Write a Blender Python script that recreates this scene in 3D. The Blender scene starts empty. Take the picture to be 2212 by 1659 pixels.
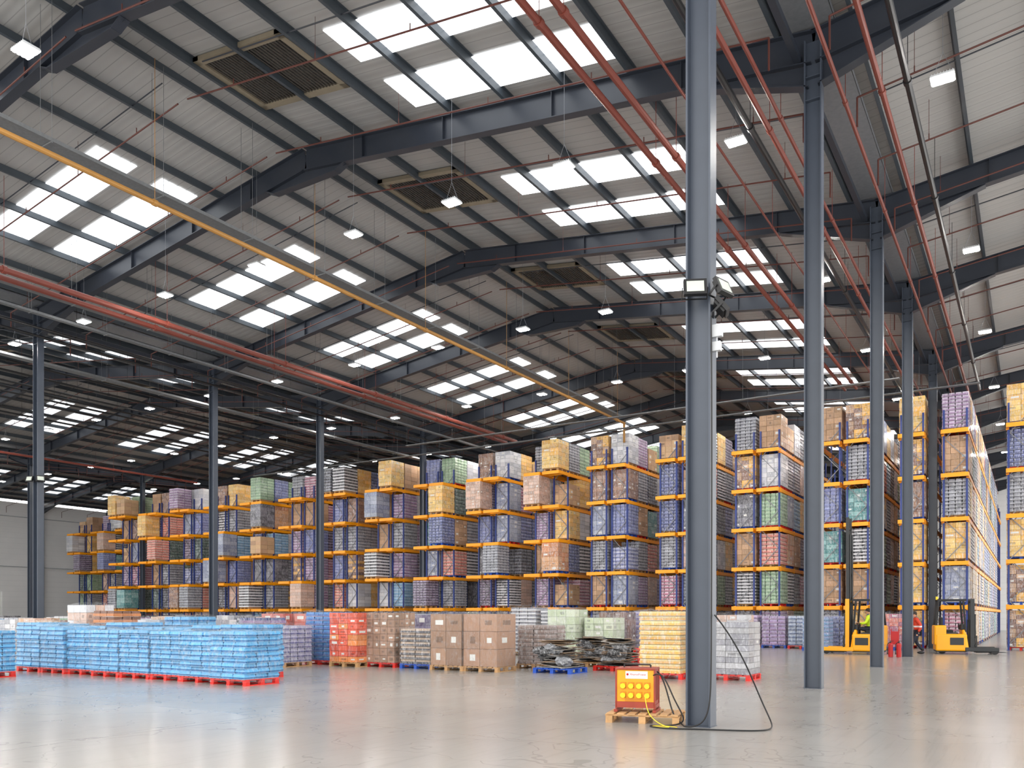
import bpy, math, random
from mathutils import Vector, Matrix
R = random.Random(7)
C = bpy.context.scene.collection
S = bpy.context.scene

def lin(c):
    return tuple((x/12.92 if x <= .04045 else ((x+.055)/1.055)**2.4) for x in c[:3])

# ------------------------------------------------------------------ mesh builder
class MB:
    def __init__(s): s.v=[]; s.f=[]; s.m=[]; s.c=[]
    def hexa(s, p, m=0, c=(1,1,1)):
        n=len(s.v); s.v += [tuple(q) for q in p]
        for q in ((0,3,2,1),(4,5,6,7),(0,1,5,4),(1,2,6,5),(2,3,7,6),(3,0,4,7)):
            s.f.append(tuple(n+i for i in q)); s.m.append(m); s.c.append(c)
    def box(s, x,y,z,sx,sy,sz, m=0, c=(1,1,1), rz=0, M=None):
        a,b,h=sx/2,sy/2,sz/2
        pts=[(-a,-b,-h),(a,-b,-h),(a,b,-h),(-a,b,-h),(-a,-b,h),(a,-b,h),(a,b,h),(-a,b,h)]
        if M is not None: pts=[M@Vector(p) for p in pts]
        elif rz:
            cs,sn=math.cos(rz),math.sin(rz); pts=[(p[0]*cs-p[1]*sn,p[0]*sn+p[1]*cs,p[2]) for p in pts]
        s.hexa([(p[0]+x,p[1]+y,p[2]+z) for p in pts],m,c)
    def bar(s,p,q,w,h,m=0,c=(1,1,1),off=(0,0),up=(0,0,1)):
        p=Vector(p);q=Vector(q);d=(q-p).normalized();u=Vector(up)
        sd=d.cross(u)
        if sd.length<1e-4: sd=Vector((1,0,0))
        sd.normalize(); u=sd.cross(d)
        o=sd*off[0]+u*off[1]; a=sd*(w/2); b=u*(h/2)
        s.hexa([p+o-a-b,p+o+a-b,q+o+a-b,q+o-a-b,p+o-a+b,p+o+a+b,q+o+a+b,q+o-a+b],m,c)
    def ib(s,p,q,dep,wid,tw=.014,tf=.024,m=0,up=(0,0,1)):
        s.bar(p,q,tw,dep-2*tf,m,up=up)
        s.bar(p,q,wid,tf,m,off=(0,dep/2-tf/2),up=up); s.bar(p,q,wid,tf,m,off=(0,-dep/2+tf/2),up=up)
    def cyl(s,p,q,r,n=10,m=0,c=(1,1,1),r2=None,caps=True):
        p=Vector(p);q=Vector(q);d=(q-p).normalized()
        a=d.cross(Vector((0,0,1)))
        if a.length<1e-3: a=Vector((1,0,0))
        a.normalize(); b=d.cross(a); r2=r if r2 is None else r2
        k=len(s.v)
        for i in range(n):
            t=2*math.pi*i/n; e=a*math.cos(t)+b*math.sin(t)
            s.v.append(tuple(p+e*r)); s.v.append(tuple(q+e*r2))
        for i in range(n):
            j=(i+1)%n
            s.f.append((k+2*i,k+2*j,k+2*j+1,k+2*i+1)); s.m.append(m); s.c.append(c)
        if caps:
            s.f.append(tuple(k+2*i for i in reversed(range(n)))); s.m.append(m); s.c.append(c)
            s.f.append(tuple(k+2*i+1 for i in range(n))); s.m.append(m); s.c.append(c)
    def ell(s,x,y,z,rx,ry,rz,m=0,c=(1,1,1),nu=14,nv=9,fn=None):
        k=len(s.v)
        for j in range(nv+1):
            ph=math.pi*j/nv
            for i in range(nu):
                th=2*math.pi*i/nu
                p=[x+rx*math.sin(ph)*math.cos(th),y+ry*math.sin(ph)*math.sin(th),z+rz*math.cos(ph)]
                if fn: p=fn(p)
                s.v.append(tuple(p))
        for j in range(nv):
            for i in range(nu):
                i2=(i+1)%nu
                s.f.append((k+j*nu+i,k+(j+1)*nu+i,k+(j+1)*nu+i2,k+j*nu+i2)); s.m.append(m); s.c.append(c)
    def add(s,o,dx,dy,dz):
        n=len(s.v)
        s.v += [(a+dx,b+dy,z+dz) for a,b,z in o.v]
        s.f += [tuple(i+n for i in f) for f in o.f]; s.m += o.m; s.c += o.c
    def mesh(s,name,mats,smooth=False):
        me=bpy.data.meshes.new(name); me.from_pydata(s.v,[],s.f); 
        for m in mats: me.materials.append(m)
        me.polygons.foreach_set('material_index',s.m)
        a=me.attributes.new('Col','FLOAT_COLOR','FACE'); fl=[]
        for c in s.c: fl += [c[0],c[1],c[2],1.0]
        a.data.foreach_set('color',fl)
        if smooth: me.polygons.foreach_set('use_smooth',[True]*len(s.f))
        me.update(); return me

def ob(name,me,loc=(0,0,0),parent=None,rz=0,label=None,cat=None,group=None,kind=None):
    o=bpy.data.objects.new(name,me); o.location=loc
    if rz: o.rotation_euler=(0,0,rz)
    if parent is not None: o.parent=parent
    C.objects.link(o)
    if label: o['label']=label
    if cat: o['category']=cat
    if group: o['group']=group
    if kind: o['kind']=kind
    return o
def mob(name,mb,mats,smooth=False,**k): return ob(name,mb.mesh(name,mats,smooth),**k)
def bevel(o,w=.02,s=2):
    m=o.modifiers.new('bev','BEVEL'); m.width=w; m.segments=s; m.limit_method='ANGLE'; return o
def solid(o):
    """turn a curve / text object into a real mesh object"""
    dg=bpy.context.evaluated_depsgraph_get(); me=bpy.data.meshes.new_from_object(o.evaluated_get(dg))
    n=o.name; par=o.parent; loc=o.location.copy(); rot=o.rotation_euler.copy(); bpy.data.objects.remove(o)
    q=bpy.data.objects.new(n,me); q.location=loc; q.rotation_euler=rot; q.parent=par; C.objects.link(q); return q

# ------------------------------------------------------------------ materials
def nt(name):
    m=bpy.data.materials.new(name); m.use_nodes=True; t=m.node_tree
    return m,t,t.nodes['Principled BSDF']
def N(t,ty,**k):
    n=t.nodes.new(ty)
    for a,b in k.items():
        if a in n.inputs: n.inputs[a].default_value=b
        else: setattr(n,a,b)
    return n
def math_(t,op,a,b=None,c=None):
    n=t.nodes.new('ShaderNodeMath'); n.operation=op
    for i,x in enumerate((a,b,c)):
        if x is None: continue
        if isinstance(x,(int,float)): n.inputs[i].default_value=x
        else: t.links.new(x,n.inputs[i])
    return n.outputs[0]
def mixc(t,f,a,b):
    n=t.nodes.new('ShaderNodeMix'); n.data_type='RGBA'
    for i,x in ((0,f),(6,a),(7,b)):
        if isinstance(x,(int,float)): n.inputs[i].default_value=x
        elif isinstance(x,tuple): n.inputs[i].default_value=(*x[:3],1)
        else: t.links.new(x,n.inputs[i])
    return n.outputs[2]
def ramp(t,x,a,b):
    n=t.nodes.new('ShaderNodeMapRange'); t.links.new(x,n.inputs[0])
    n.inputs[1].default_value=a; n.inputs[2].default_value=b; return n.outputs[0]

def paint(name,col,rough=.4,metal=0,var=.12,scale=3,spec=.5):
    m,t,p=nt(name); c=lin(col)
    tc=N(t,'ShaderNodeTexCoord'); no=N(t,'ShaderNodeTexNoise',Scale=scale,Detail=5.0)
    t.links.new(tc.outputs['Object'],no.inputs['Vector'])
    o=mixc(t,no.outputs['Fac'],tuple(x*(1-var*1.5) for x in c),tuple(min(1,x*(1+var*1.5)) for x in c))
    t.links.new(o,p.inputs['Base Color']); p.inputs['Roughness'].default_value=rough
    p.inputs['Metallic'].default_value=metal; p.inputs['Specular IOR Level'].default_value=spec
    return m
def emis(name,col,st):
    m,t,p=nt(name); p.inputs['Base Color'].default_value=(.8,.8,.8,1)
    p.inputs['Emission Color'].default_value=(*lin(col),1); p.inputs['Emission Strength'].default_value=st; return m

M_steel=paint('painted_steel_grey_blue',(.26,.29,.34),.38,var=.08)
M_raft=paint('painted_rafter_steel',(.17,.19,.23),.4,var=.08)
M_purl=paint('purlin_steel',(.25,.28,.31),.45,var=.1)
M_rail=paint('wall_rail',(.70,.72,.74),.5)
M_red=paint('red_oxide_pipe',(.46,.21,.165),.5,var=.12)
M_red2=paint('red_oxide_branch_pipe',(.34,.17,.14),.5,var=.12)
M_blackpipe=paint('black_pipe',(.10,.10,.11),.4)
M_gas=paint('ochre_gas_pipe',(.66,.48,.24),.6,var=.1)
M_galv=paint('galvanised_steel',(.50,.51,.53),.5,metal=.4,var=.15,scale=8)
M_tray=paint('dull_galvanised_tray',(.42,.43,.44),.6,metal=.2,var=.2,scale=12)
M_blue=paint('rack_blue',(.09,.20,.50),.4,var=.1)
M_yel=paint('rack_orange_yellow',(1.0,.64,.02),.4,var=.05)
M_wood=paint('pallet_wood',(.74,.58,.40),.75,var=.3,scale=9)
M_pred=paint('red_pallet',(.85,.15,.11),.55,var=.15,scale=9)
M_pblue=paint('blue_pallet',(.12,.32,.72),.55,var=.15,scale=9)
M_cream=paint('cream_vent_frame',(.54,.50,.43),.6)
M_brown=paint('vent_louvre_grey_brown',(.27,.25,.23),.6,var=.2)
M_lampbody=paint('lamp_housing',(.75,.76,.77),.4)
M_black=paint('black_plastic',(.06,.06,.07),.5)
M_dark=paint('dark_grey_plastic',(.18,.19,.20),.5)
M_tyellow=paint('truck_yellow',(1.0,.68,.03),.3,var=.05)
M_sred=paint('safety_red',(.68,.05,.06),.4,var=.06)
M_lamp=emis('lamp_diffuser',(1,.98,.95),360)
M_glass=paint('flood_glass',(.75,.78,.74),.15,var=.1)
M_white=paint('white_label',(.95,.95,.95),.5,var=.02)

def rib(name,col,axis,pitch,w=.08,dark=.6,rough=.5,emi=0,bs=.25):
    m,t,p=nt(name); c=lin(col)
    g=N(t,'ShaderNodeNewGeometry'); sx=N(t,'ShaderNodeSeparateXYZ'); t.links.new(g.outputs['Position'],sx.inputs[0])
    a=math_(t,'FRACT',math_(t,'DIVIDE',sx.outputs[axis],pitch))
    line=math_(t,'LESS_THAN',a,w)
    no=N(t,'ShaderNodeTexNoise',Scale=.35,Detail=4.0); t.links.new(g.outputs['Position'],no.inputs['Vector'])
    base=mixc(t,no.outputs['Fac'],tuple(x*.84 for x in c),tuple(min(1,x*1.1) for x in c))
    o=mixc(t,line,base,tuple(x*dark for x in c))
    t.links.new(o,p.inputs['Base Color']); p.inputs['Roughness'].default_value=rough
    w2=math_(t,'SINE',math_(t,'MULTIPLY',a,6.2832))
    b=N(t,'ShaderNodeBump',Strength=bs,Distance=.03); t.links.new(w2,b.inputs['Height']); t.links.new(b.outputs[0],p.inputs['Normal'])
    if emi:
        n2=N(t,'ShaderNodeTexNoise',Scale=1.2,Detail=3.0); t.links.new(g.outputs['Position'],n2.inputs['Vector'])
        t.links.new(mixc(t,line,(.95,.975,1),(.42,.46,.5)),p.inputs['Emission Color'])
        t.links.new(math_(t,'MULTIPLY_ADD',n2.outputs['Fac'],emi*1.1,emi*.45),p.inputs['Emission Strength'])
    return m
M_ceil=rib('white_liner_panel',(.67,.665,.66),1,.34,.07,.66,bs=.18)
M_ceild=rib('shaded_liner_panel',(.58,.575,.57),1,.34,.07,.7,bs=.15)  # same liner, with the dimness of the left spans put into its colour
M_sky=rib('translucent_rooflight',(.9,.93,.95),1,.34,.1,.8,emi=2.6)
M_skyd=rib('dimmed_translucent_rooflight',(.9,.93,.95),1,.34,.1,.8,emi=1.1)  # same rooflight, glow turned down so the left spans stay dim
M_wall=rib('wall_cladding',(.98,.985,.99),2,.6,.05,.85,bs=.1)

def floor_mat():
    m,t,p=nt('polished_concrete'); g=N(t,'ShaderNodeNewGeometry'); pos=g.outputs['Position']
    n1=N(t,'ShaderNodeTexNoise',Scale=.14,Detail=6.0,Roughness=.55); n2=N(t,'ShaderNodeTexNoise',Scale=.5,Detail=6.0,Roughness=.55)
    for n in (n1,n2): t.links.new(pos,n.inputs['Vector'])
    c=mixc(t,ramp(t,n1.outputs['Fac'],.3,.7),lin((.57,.56,.545)),lin((.63,.62,.605)))
    c=mixc(t,math_(t,'MULTIPLY',ramp(t,n2.outputs['Fac'],.4,.8),.2),c,lin((.69,.68,.66)))
    for rot,sc,st in ((.5,4,.24),(-.9,5,.18),(1.45,3,.18)):
        mp=N(t,'ShaderNodeMapping'); mp.inputs['Scale'].default_value=(2.4,.10,1); mp.inputs['Rotation'].default_value=(0,0,rot)
        n3=N(t,'ShaderNodeTexNoise',Scale=sc,Detail=6.0,Roughness=.6,Distortion=.3)
        t.links.new(pos,mp.inputs[0]); t.links.new(mp.outputs[0],n3.inputs['Vector'])
        c=mixc(t,math_(t,'MULTIPLY',ramp(t,n3.outputs['Fac'],.58,.76),st),c,lin((.43,.42,.41)))
    for sc,th,st in ((.35,.004,.22),(.16,.002,.25)):
        w=N(t,'ShaderNodeTexVoronoi',Scale=sc); w.feature='DISTANCE_TO_EDGE'
        n4=N(t,'ShaderNodeTexNoise',Scale=.7,Detail=3.0); t.links.new(pos,n4.inputs['Vector'])
        va=N(t,'ShaderNodeVectorMath'); va.operation='MULTIPLY_ADD'; t.links.new(n4.outputs['Color'],va.inputs[0]); va.inputs[1].default_value=(4,4,0); t.links.new(pos,va.inputs[2])
        t.links.new(va.outputs[0],w.inputs['Vector'])
        c=mixc(t,math_(t,'MULTIPLY',math_(t,'LESS_THAN',w.outputs['Distance'],th),st),c,lin((.3,.29,.28)))
    sx=N(t,'ShaderNodeSeparateXYZ'); t.links.new(pos,sx.inputs[0])
    for ax,pt in ((0,10.3),(1,9.1)):
        a=math_(t,'FRACT',math_(t,'DIVIDE',sx.outputs[ax],pt))
        c=mixc(t,math_(t,'MULTIPLY',math_(t,'LESS_THAN',a,.0018),.5),c,lin((.4,.39,.38)))
    t.links.new(c,p.inputs['Base Color'])
    r=math_(t,'MULTIPLY_ADD',n2.outputs['Fac'],.08,.17); t.links.new(r,p.inputs['Roughness'])
    p.inputs['Specular IOR Level'].default_value=.65
    return m
M_floor=floor_mat()

def goods_mat(name,film,coat):
    m,t,p=nt(name); at=N(t,'ShaderNodeAttribute'); at.attribute_name='Col'
    tc=N(t,'ShaderNodeTexCoord'); mp=N(t,'ShaderNodeMapping'); mp.inputs['Scale'].default_value=(3,3,1.1)
    mp.inputs['Rotation'].default_value=(.3,.4,0)
    t.links.new(tc.outputs['Object'],mp.inputs[0])
    no=N(t,'ShaderNodeTexNoise',Scale=3.2,Detail=7.0,Roughness=.68,Distortion=1.6); t.links.new(mp.outputs[0],no.inputs['Vector'])
    f=math_(t,'MULTIPLY',ramp(t,no.outputs['Fac'],.46,.69),film)
    o=mixc(t,f,at.outputs['Color'],(.84,.86,.9)); t.links.new(o,p.inputs['Base Color'])
    p.inputs['Roughness'].default_value=.42; p.inputs['Coat Weight'].default_value=coat; p.inputs['Coat Roughness'].default_value=.15
    b=N(t,'ShaderNodeBump',Strength=.9,Distance=.04); t.links.new(no.outputs['Fac'],b.inputs['Height'])
    t.links.new(b.outputs[0],p.inputs['Normal']); t.links.new(b.outputs[0],p.inputs['Coat Normal'])
    return m
M_goods=goods_mat('wrapped_goods',.58,.8)
M_carton=goods_mat('carton_goods',.12,.1)
M_coral=goods_mat('printed_carton_goods',.28,.4)
M_bluep=goods_mat('blue_bottle_wrap',.28,.8)
def film_mat():
    m,t,p=nt('stretch_film'); tc=N(t,'ShaderNodeTexCoord')
    mp=N(t,'ShaderNodeMapping'); mp.inputs['Scale'].default_value=(2,2,1.2); t.links.new(tc.outputs['Object'],mp.inputs[0])
    no=N(t,'ShaderNodeTexNoise',Scale=3.5,Detail=8.0,Roughness=.72,Distortion=2.4); t.links.new(mp.outputs[0],no.inputs['Vector'])
    p.inputs['Base Color'].default_value=(.85,.88,.92,1); p.inputs['Roughness'].default_value=.12
    a=math_(t,'MULTIPLY_ADD',ramp(t,no.outputs['Fac'],.52,.76),.42,.04); t.links.new(a,p.inputs['Alpha'])
    b=N(t,'ShaderNodeBump',Strength=1,Distance=.05); t.links.new(no.outputs['Fac'],b.inputs['Height']); t.links.new(b.outputs[0],p.inputs['Normal'])
    return m
M_film=film_mat()

# ------------------------------------------------------------------ setting
VX=-4.04; SP=30.9; PIT=.13
def zc(x):
    u=(x-VX)%SP; return 13.95+PIT*min(u,SP-u)
FY=[11.6,18.9,27.6,35.0,44.6,52.6,60.6,68.6,76.6,84.6,92.6]
YA,YB=5.0,98.0
XL=VX-3*SP
DK_=.60   # deck height over rafter centre
b=MB(); b.box((XL+16)/2,(YB-14)/2,-.1,16-XL,YB+14,.2)
mob('floor',b,[M_floor],kind='structure',label='polished grey concrete warehouse floor with scuffs and joints')
b=MB(); b.box(XL-.15,(YA+YB)/2,7.1,.3,YB-YA,14.2); mob('wall_left',b,[M_wall],kind='structure')
b=MB(); b.box((XL+11.4)/2,YB+.15,8.2,11.4-XL,.3,16.4); mob('wall_back',b,[M_wall],kind='structure')
knots=[VX+SP/2-SP/2*i for i in range(0,8)]
for i in range(7):
    x0,x1=knots[i],knots[i+1]; z0,z1=zc(x0)+DK_,zc(x1)+DK_
    b=MB(); b.hexa([(x1,YA,z1),(x0,YA,z0),(x0,YB,z0),(x1,YB,z1),(x1,YA,z1+.1),(x0,YA,z0+.1),(x0,YB,z0+.1),(x1,YB,z1+.1)])
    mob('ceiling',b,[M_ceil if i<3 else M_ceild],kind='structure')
    lo,hi=(x0,x1) if zc(x0)<zc(x1) else (x1,x0); s=1 if hi>lo else -1
    for k in range(9):
        x=lo+s*(.75+1.78*k); z=zc(x)+.47
        b=MB(); b.box(x,(YA+YB)/2,z,.03,YB-YA,.24); b.box(x+.035*s,(YA+YB)/2,z-.11,.075,YB-YA,.022); b.box(x-.035*s,(YA+YB)/2,z+.11,.08,YB-YA,.02)
        mob('roof_purlin',b,[M_purl],label='long dark grey steel roof purlin under white liner',cat='purlin',group='roof purlins')
    for j in range(len(FY)):
        bay=FY[j]-(FY[j-1] if j else YA)
        for fr in (.46,.15):
            if i==3 and fr<.3 and j%2: continue
            y=FY[j]-bay*fr
            xa,xb=lo+s*4.3,lo+s*10.7
            if xa>xb: xa,xb=xb,xa
            za,zb=zc(xa)+DK_-.015,zc(xb)+DK_-.015; w=.68
            b=MB(); b.hexa([(xa,y-w,za-.02),(xb,y-w,zb-.02),(xb,y+w,zb-.02),(xa,y+w,za-.02),(xa,y-w,za),(xb,y-w,zb),(xb,y+w,zb),(xa,y+w,za)])
            mob('window_%d'%(i*40+j*2+(fr<.3)+1),b,[M_sky if i<3 else M_skyd],kind='structure')
        ym=FY[j]-bay*.62
        b=MB()
        b.cyl((lo+s*.8,ym,zc(lo+s*.8)+.4),(lo+s*14.6,ym,zc(lo+s*14.6)+.4),.018,6)
        mob('purlin_tie_rod',b,[M_raft],label='thin dark steel tie rod between roof purlins',cat='tie rod',group='purlin tie rods')

for (vx0,vx1,s) in ((-19.0,-15.7,1),(-50.0,-46.5,1)):
    for y in (15.6,23.0,31.6,40,48.6):
        b=MB()
        def q(x,y0,y1,x2,th=.12,dz=0,m=0):
            za,zb=zc(x)+.57+dz,zc(x2)+.57+dz
            b.hexa([(x,y0,za-th),(x2,y0,zb-th),(x2,y1,zb-th),(x,y1,za-th),(x,y0,za),(x2,y0,zb),(x2,y1,zb),(x,y1,za)],m)
        w=1.25
        q(vx0,y-w,y-w+.2,vx1); q(vx0,y+w-.2,y+w,vx1); q(vx0,y-w,y+w,vx0+.2); q(vx1-.2,y-w,y+w,vx1)
        fr=mob('roof_vent',b,[M_cream],label='beige-framed grey-brown louvred smoke vent in roof',cat='roof vent',group='louvred roof vents')
        b=MB(); n=26
        for k in range(n):
            x=vx0+.2+(vx1-vx0-.4)*(k+.5)/n; b.box(x,y,zc(x)+.5,.11,2*w-.4,.02,M=Matrix.Rotation(.5,3,'Y'))
        mob('louvre_slats',b,[M_brown],parent=fr)

def column(x,y,top=14.1):
    b=MB()
    b.box(x,y,top/2,.31,.018,top)
    for sx in (-1,1): b.box(x+sx*.168,y,top/2,.028,.26,top)
    b.box(x,y,.006,.38,.3,.012)
    for zz in (12.8,13.3): b.box(x,y,zz,.31,.22,.02)
    return mob('steel_column',b,[M_steel],label='dark grey-blue painted steel H-section column',cat='column',group='steel portal columns')
for k,y in enumerate(FY):
    for n in range(4):
        column(VX-SP*n+(.3 if n==3 else 0),y)
    for n in range(-1,3):
        xa=VX-SP*n; xr=xa-SP/2; xb=xa-SP
        b=MB()
        ends=[(xa,xr),(xb,xr)] if n>=0 else [(xb,xr)]
        for (e,r) in ends:
            s=1 if r>e else -1
            b.ib((e,y,zc(e+.001*s)),(r,y,zc(r)),.7,.26)
            p0=(e+s*.1,zc(e)-.35); p1=(e+s*2.9,zc(e+s*2.9)-.35); d=.5; w=.014
            b.hexa([(p0[0],y-w/2,p0[1]-d),(p1[0],y-w/2,p1[1]-.02),(p1[0],y+w/2,p1[1]-.02),(p0[0],y+w/2,p0[1]-d),(p0[0],y-w/2,p0[1]),(p1[0],y-w/2,p1[1]),(p1[0],y+w/2,p1[1]),(p0[0],y+w/2,p0[1])])
            b.bar((p0[0],y,p0[1]-d),(p1[0],y,p1[1]-.02),.26,.026)
            q0=(r-s*1.7,zc(r-s*1.7)-.35)
            b.bar((q0[0],y,q0[1]),(r-s*1.35,y,zc(r)-.72),.26,.026); b.bar((r-s*1.35,y,zc(r)-.72),(r,y,zc(r)-.73),.26,.026)
            b.hexa([(q0[0],y-w/2,q0[1]-.05),(r,y-w/2,zc(r)-.73),(r,y+w/2,zc(r)-.73),(q0[0],y+w/2,q0[1]-.05),(q0[0],y-w/2,q0[1]+.03),(r,y-w/2,zc(r)-.3),(r,y+w/2,zc(r)-.3),(q0[0],y+w/2,q0[1]+.03)])
            for fx in (3.0,6.5,10.0,13.0): b.box(e+s*fx,y,zc(e+s*fx),.014,.22,.64)
        mob('roof_rafter',b,[M_raft],label='dark steel I-beam portal rafter with haunched ends',cat='rafter',group='portal rafters')
for n in range(0,3):
    x=VX-SP*n
    b=MB(); b.box(x,(YA+YB)/2,14.38,.9,YB-YA,.02); b.box(x-.45,(YA+YB)/2,14.42,.02,YB-YA,.1); b.box(x+.45,(YA+YB)/2,14.42,.02,YB-YA,.1)
    mob('valley_gutter',b,[M_galv],label='grey steel valley gutter between two roof slopes',cat='gutter')
    b=MB(); b.box(x-.32,(YA+YB)/2,13.75,.14,YB-YA,.16)
    mob('eaves_strut',b,[M_raft],label='dark square steel strut linking column tops',cat='strut')
for z in (1.2,7,12.6):
    b=MB(); b.box(XL+.12,(YA+YB)/2,z,.14,YB-YA,.08); mob('trim_%d'%int(z*10),b,[M_rail],kind='structure')
for y in (40,50,62):
    b=MB(); b.box(XL+.06,y,2.1,.1,3.4,4.2)
    for k in range(7): b.box(XL+.12,y,.3+k*.6,.03,3.4,.03)
    mob('door_%d'%y,b,[M_wall],kind='structure')

# ------------------------------------------------------------------ pipes
def pipe(pts,r,mat,label,cat='pipe',hang=True,group=None,name='sprinkler_pipe',n=10,coup=5.8):
    b=MB()
    for p,q in zip(pts[:-1],pts[1:]):
        b.cyl(p,q,r,n); L=(Vector(q)-Vector(p)).length; d=(Vector(q)-Vector(p))/L
        k=coup/2
        while coup and k<L:
            a=Vector(p)+d*k; b.cyl(a-d*.06,a+d*.06,r*1.3,n)
            if hang: b.cyl((a.x,a.y,a.z),(a.x,a.y,zc(a.x)+.4),.008,5)
            k+=coup
    for p in pts[1:-1]: b.ell(*p,r*1.25,r*1.25,r*1.25,nu=10,nv=6)
    o=mob(name,b,[mat],smooth=False,label=label,cat=cat)
    if group: o['group']=group
    return o
for x,z,r in ((-7.95,12.85,.075),(-7.42,12.85,.075),(-5.15,12.8,.06),(-4.9,13.0,.045),(-3.5,12.9,.045),(-2.75,12.9,.06),(-27.3,12.4,.10),(-28.0,12.4,.09),(-6.6,13.2,.03),(-58,12.4,.08)):
    pipe([(x,YA,z),(x,44.2 if x<-5.5 else 90,z)],r,M_red,'long red-oxide sprinkler main hung under the roof',group='sprinkler mains')
for x,z,r in ((-5.6,13.0,.07),(-2.25,12.95,.07)):
    pipe([(x,YA,z),(x,48,z)],r,M_blackpipe,'black rainwater pipe hung under the roof',name='drain_pipe',cat='pipe')
pipe([(-19.7,YA,12.5),(-19.7,43.6,12.5),(-19.7,43.6,11.4)],.068,M_gas,'ochre-yellow gas pipe suspended below the roof ridge',name='gas_pipe')
def tray(x,z,w,y0,y1,label):
    b=MB()
    for s in (-1,1): b.box(x+s*w/2,(y0+y1)/2,z+.04,.012,y1-y0,.09)
    b.box(x,(y0+y1)/2,z,w,y1-y0,.008)
    y=y0
    while y<y1:
        b.box(x,y,z-.02,w,.04,.03)
        for s in (-1,1): b.cyl((x+s*w/2,y,z),(x+s*w/2,y,zc(x)+.4),.006,5)
        y+=3
    mob('cable_tray',b,[M_tray],label=label,cat='cable tray')
tray(-20.0,12.85,.5,YA,43.6,'wide perforated galvanised cable tray on hanging rods')
tray(-29.1,12.7,.3,YA,40,'narrow galvanised cable tray on hanging rods')
tray(-32.0,13.0,.2,YA,80,'narrow galvanised cable tray on hanging rods')
tray(-36.9,12.6,.4,YA,80,'narrow galvanised cable tray on hanging rods')
for x in (-33.2,-34.2,-37.6,-38.6,-40.2,-42,-43,-44.0,-45.2,-47.3,-48.5):
    pipe([(x,YA,12.9),(x,85,12.9)],.05,M_blackpipe,'dark service pipe hung under the roof',name='service_pipe')
for y,x0,x1 in ((40.5,-33,-5),(43.2,-50,-2)):
    b=MB(); b.box((x0+x1)/2,y,12.1,x1-x0,.25,.05); x=x0
    while x<x1: b.cyl((x,y,12.1),(x,y,zc(x)+.3),.007,5); x+=3.5
    mob('cable_tray',b,[M_tray],label='galvanised cable tray crossing above the rack ends',cat='cable tray')
y=8.2
while y<72:
    for n in range(-1,3):
        xa=VX-SP*n; xr=xa-SP/2; xb=xa-SP
        b=MB(); segs=[(xa-.6,xr+.2),(xb+.6,xr-.2)] if n>=0 else [(xb+.6,xr-.2)]
        for e,r in segs:
            dz=-.45
            b.cyl((e,y,zc(e)+dz),(r,y,zc(r)+dz),.022,7)
            s=1 if r>e else -1; k=1.2
            while k<15:
                x=e+s*k; b.cyl((x,y,zc(x)+dz),(x,y,zc(x)+dz+.16),.014,5)
                if int(k*10)%3==0: b.cyl((x,y,zc(x)+dz),(x,y,zc(x)+.58),.006,4)
                k+=2.9
            b.cyl((e,y,zc(e)+dz),(e,y,12.9),.022,7)
        mob('sprinkler_branch',b,[M_red2],label='thin red sprinkler branch pipe following the roof slope',cat='pipe',group='sprinkler branch pipes')
    y+=3.1

# ------------------------------------------------------------------ high-bay lamps
hb=MB(); hb.box(0,0,.06,.46,.36,.04); hb.box(0,0,.1,.26,.16,.06)
for k in range(8): hb.box(-.2+.057*k,0,.095,.012,.34,.03)
lamp_h=hb.mesh('lamp_housing',[M_lampbody])
hb=MB()
for k in range(4): hb.box(0,-.129+.086*k,.027,.40,.045,.02)
lamp_d=hb.mesh('lamp_diffuser',[M_lamp])
LX=[-1.6,-6.0,-10.0,-13.5,-17.1,-21.3,-26.0,-31.0,-36.0,-41.0,-46,-51,-56,-61,-67,-74]
LZ=12.85
for xi,x in enumerate(LX):
    hb=MB(); hb.cyl((-.21,0,.08),(0,0,.6),.005,4); hb.cyl((.21,0,.08),(0,0,.6),.005,4); hb.cyl((0,0,.6),(0,0,zc(x)+.58-LZ),.005,4)
    lamp_w=hb.mesh('suspension_wire',[M_galv])
    for yi,y in enumerate((9.0,18.5,28.2,37.0,46.5,56,66)):
        if y>50 and x<-12: continue
        if y<12 and x>-15: continue
        yy=y+(1.2 if x>-8 else 0)
        o=ob('highbay_lamp',lamp_h,loc=(x,yy,LZ),label='white LED high-bay lamp hanging on wires',cat='ceiling lamp',group='LED high-bay lamps')
        ob('diffuser',lamp_d,parent=o); ob('suspension_wire',lamp_w,parent=o)

# ------------------------------------------------------------------ pallets and goods
def pallet_mb(w=1.0,l=1.2):
    b=MB()
    for k in range(7): b.box(-w/2+w*(k+.5)/7,0,.133,w/7*.72,l,.02)
    for k in range(3):
        y=-l/2+.07+k*(l-.14)/2
        b.box(0,y,.112,w,.1,.022)
        for j in range(3): b.box(-w/2+.06+j*(w-.12)/2,y,.061,.1,.12,.08)
    for j in range(3): b.box(-w/2+.06+j*(w-.12)/2,0,.011,.1,l,.022)
    return b
PM={'wood':pallet_mb().mesh('pallet',[M_wood]),'red':pallet_mb().mesh('pallet',[M_pred]),'blue':pallet_mb().mesh('pallet',[M_pblue])}
PWX={'wood':pallet_mb(1.2,1.0).mesh('pallet',[M_wood]),'red':pallet_mb(1.2,1.0).mesh('pallet',[M_pred]),'blue':pallet_mb(1.2,1.0).mesh('pallet',[M_pblue])}
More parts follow.
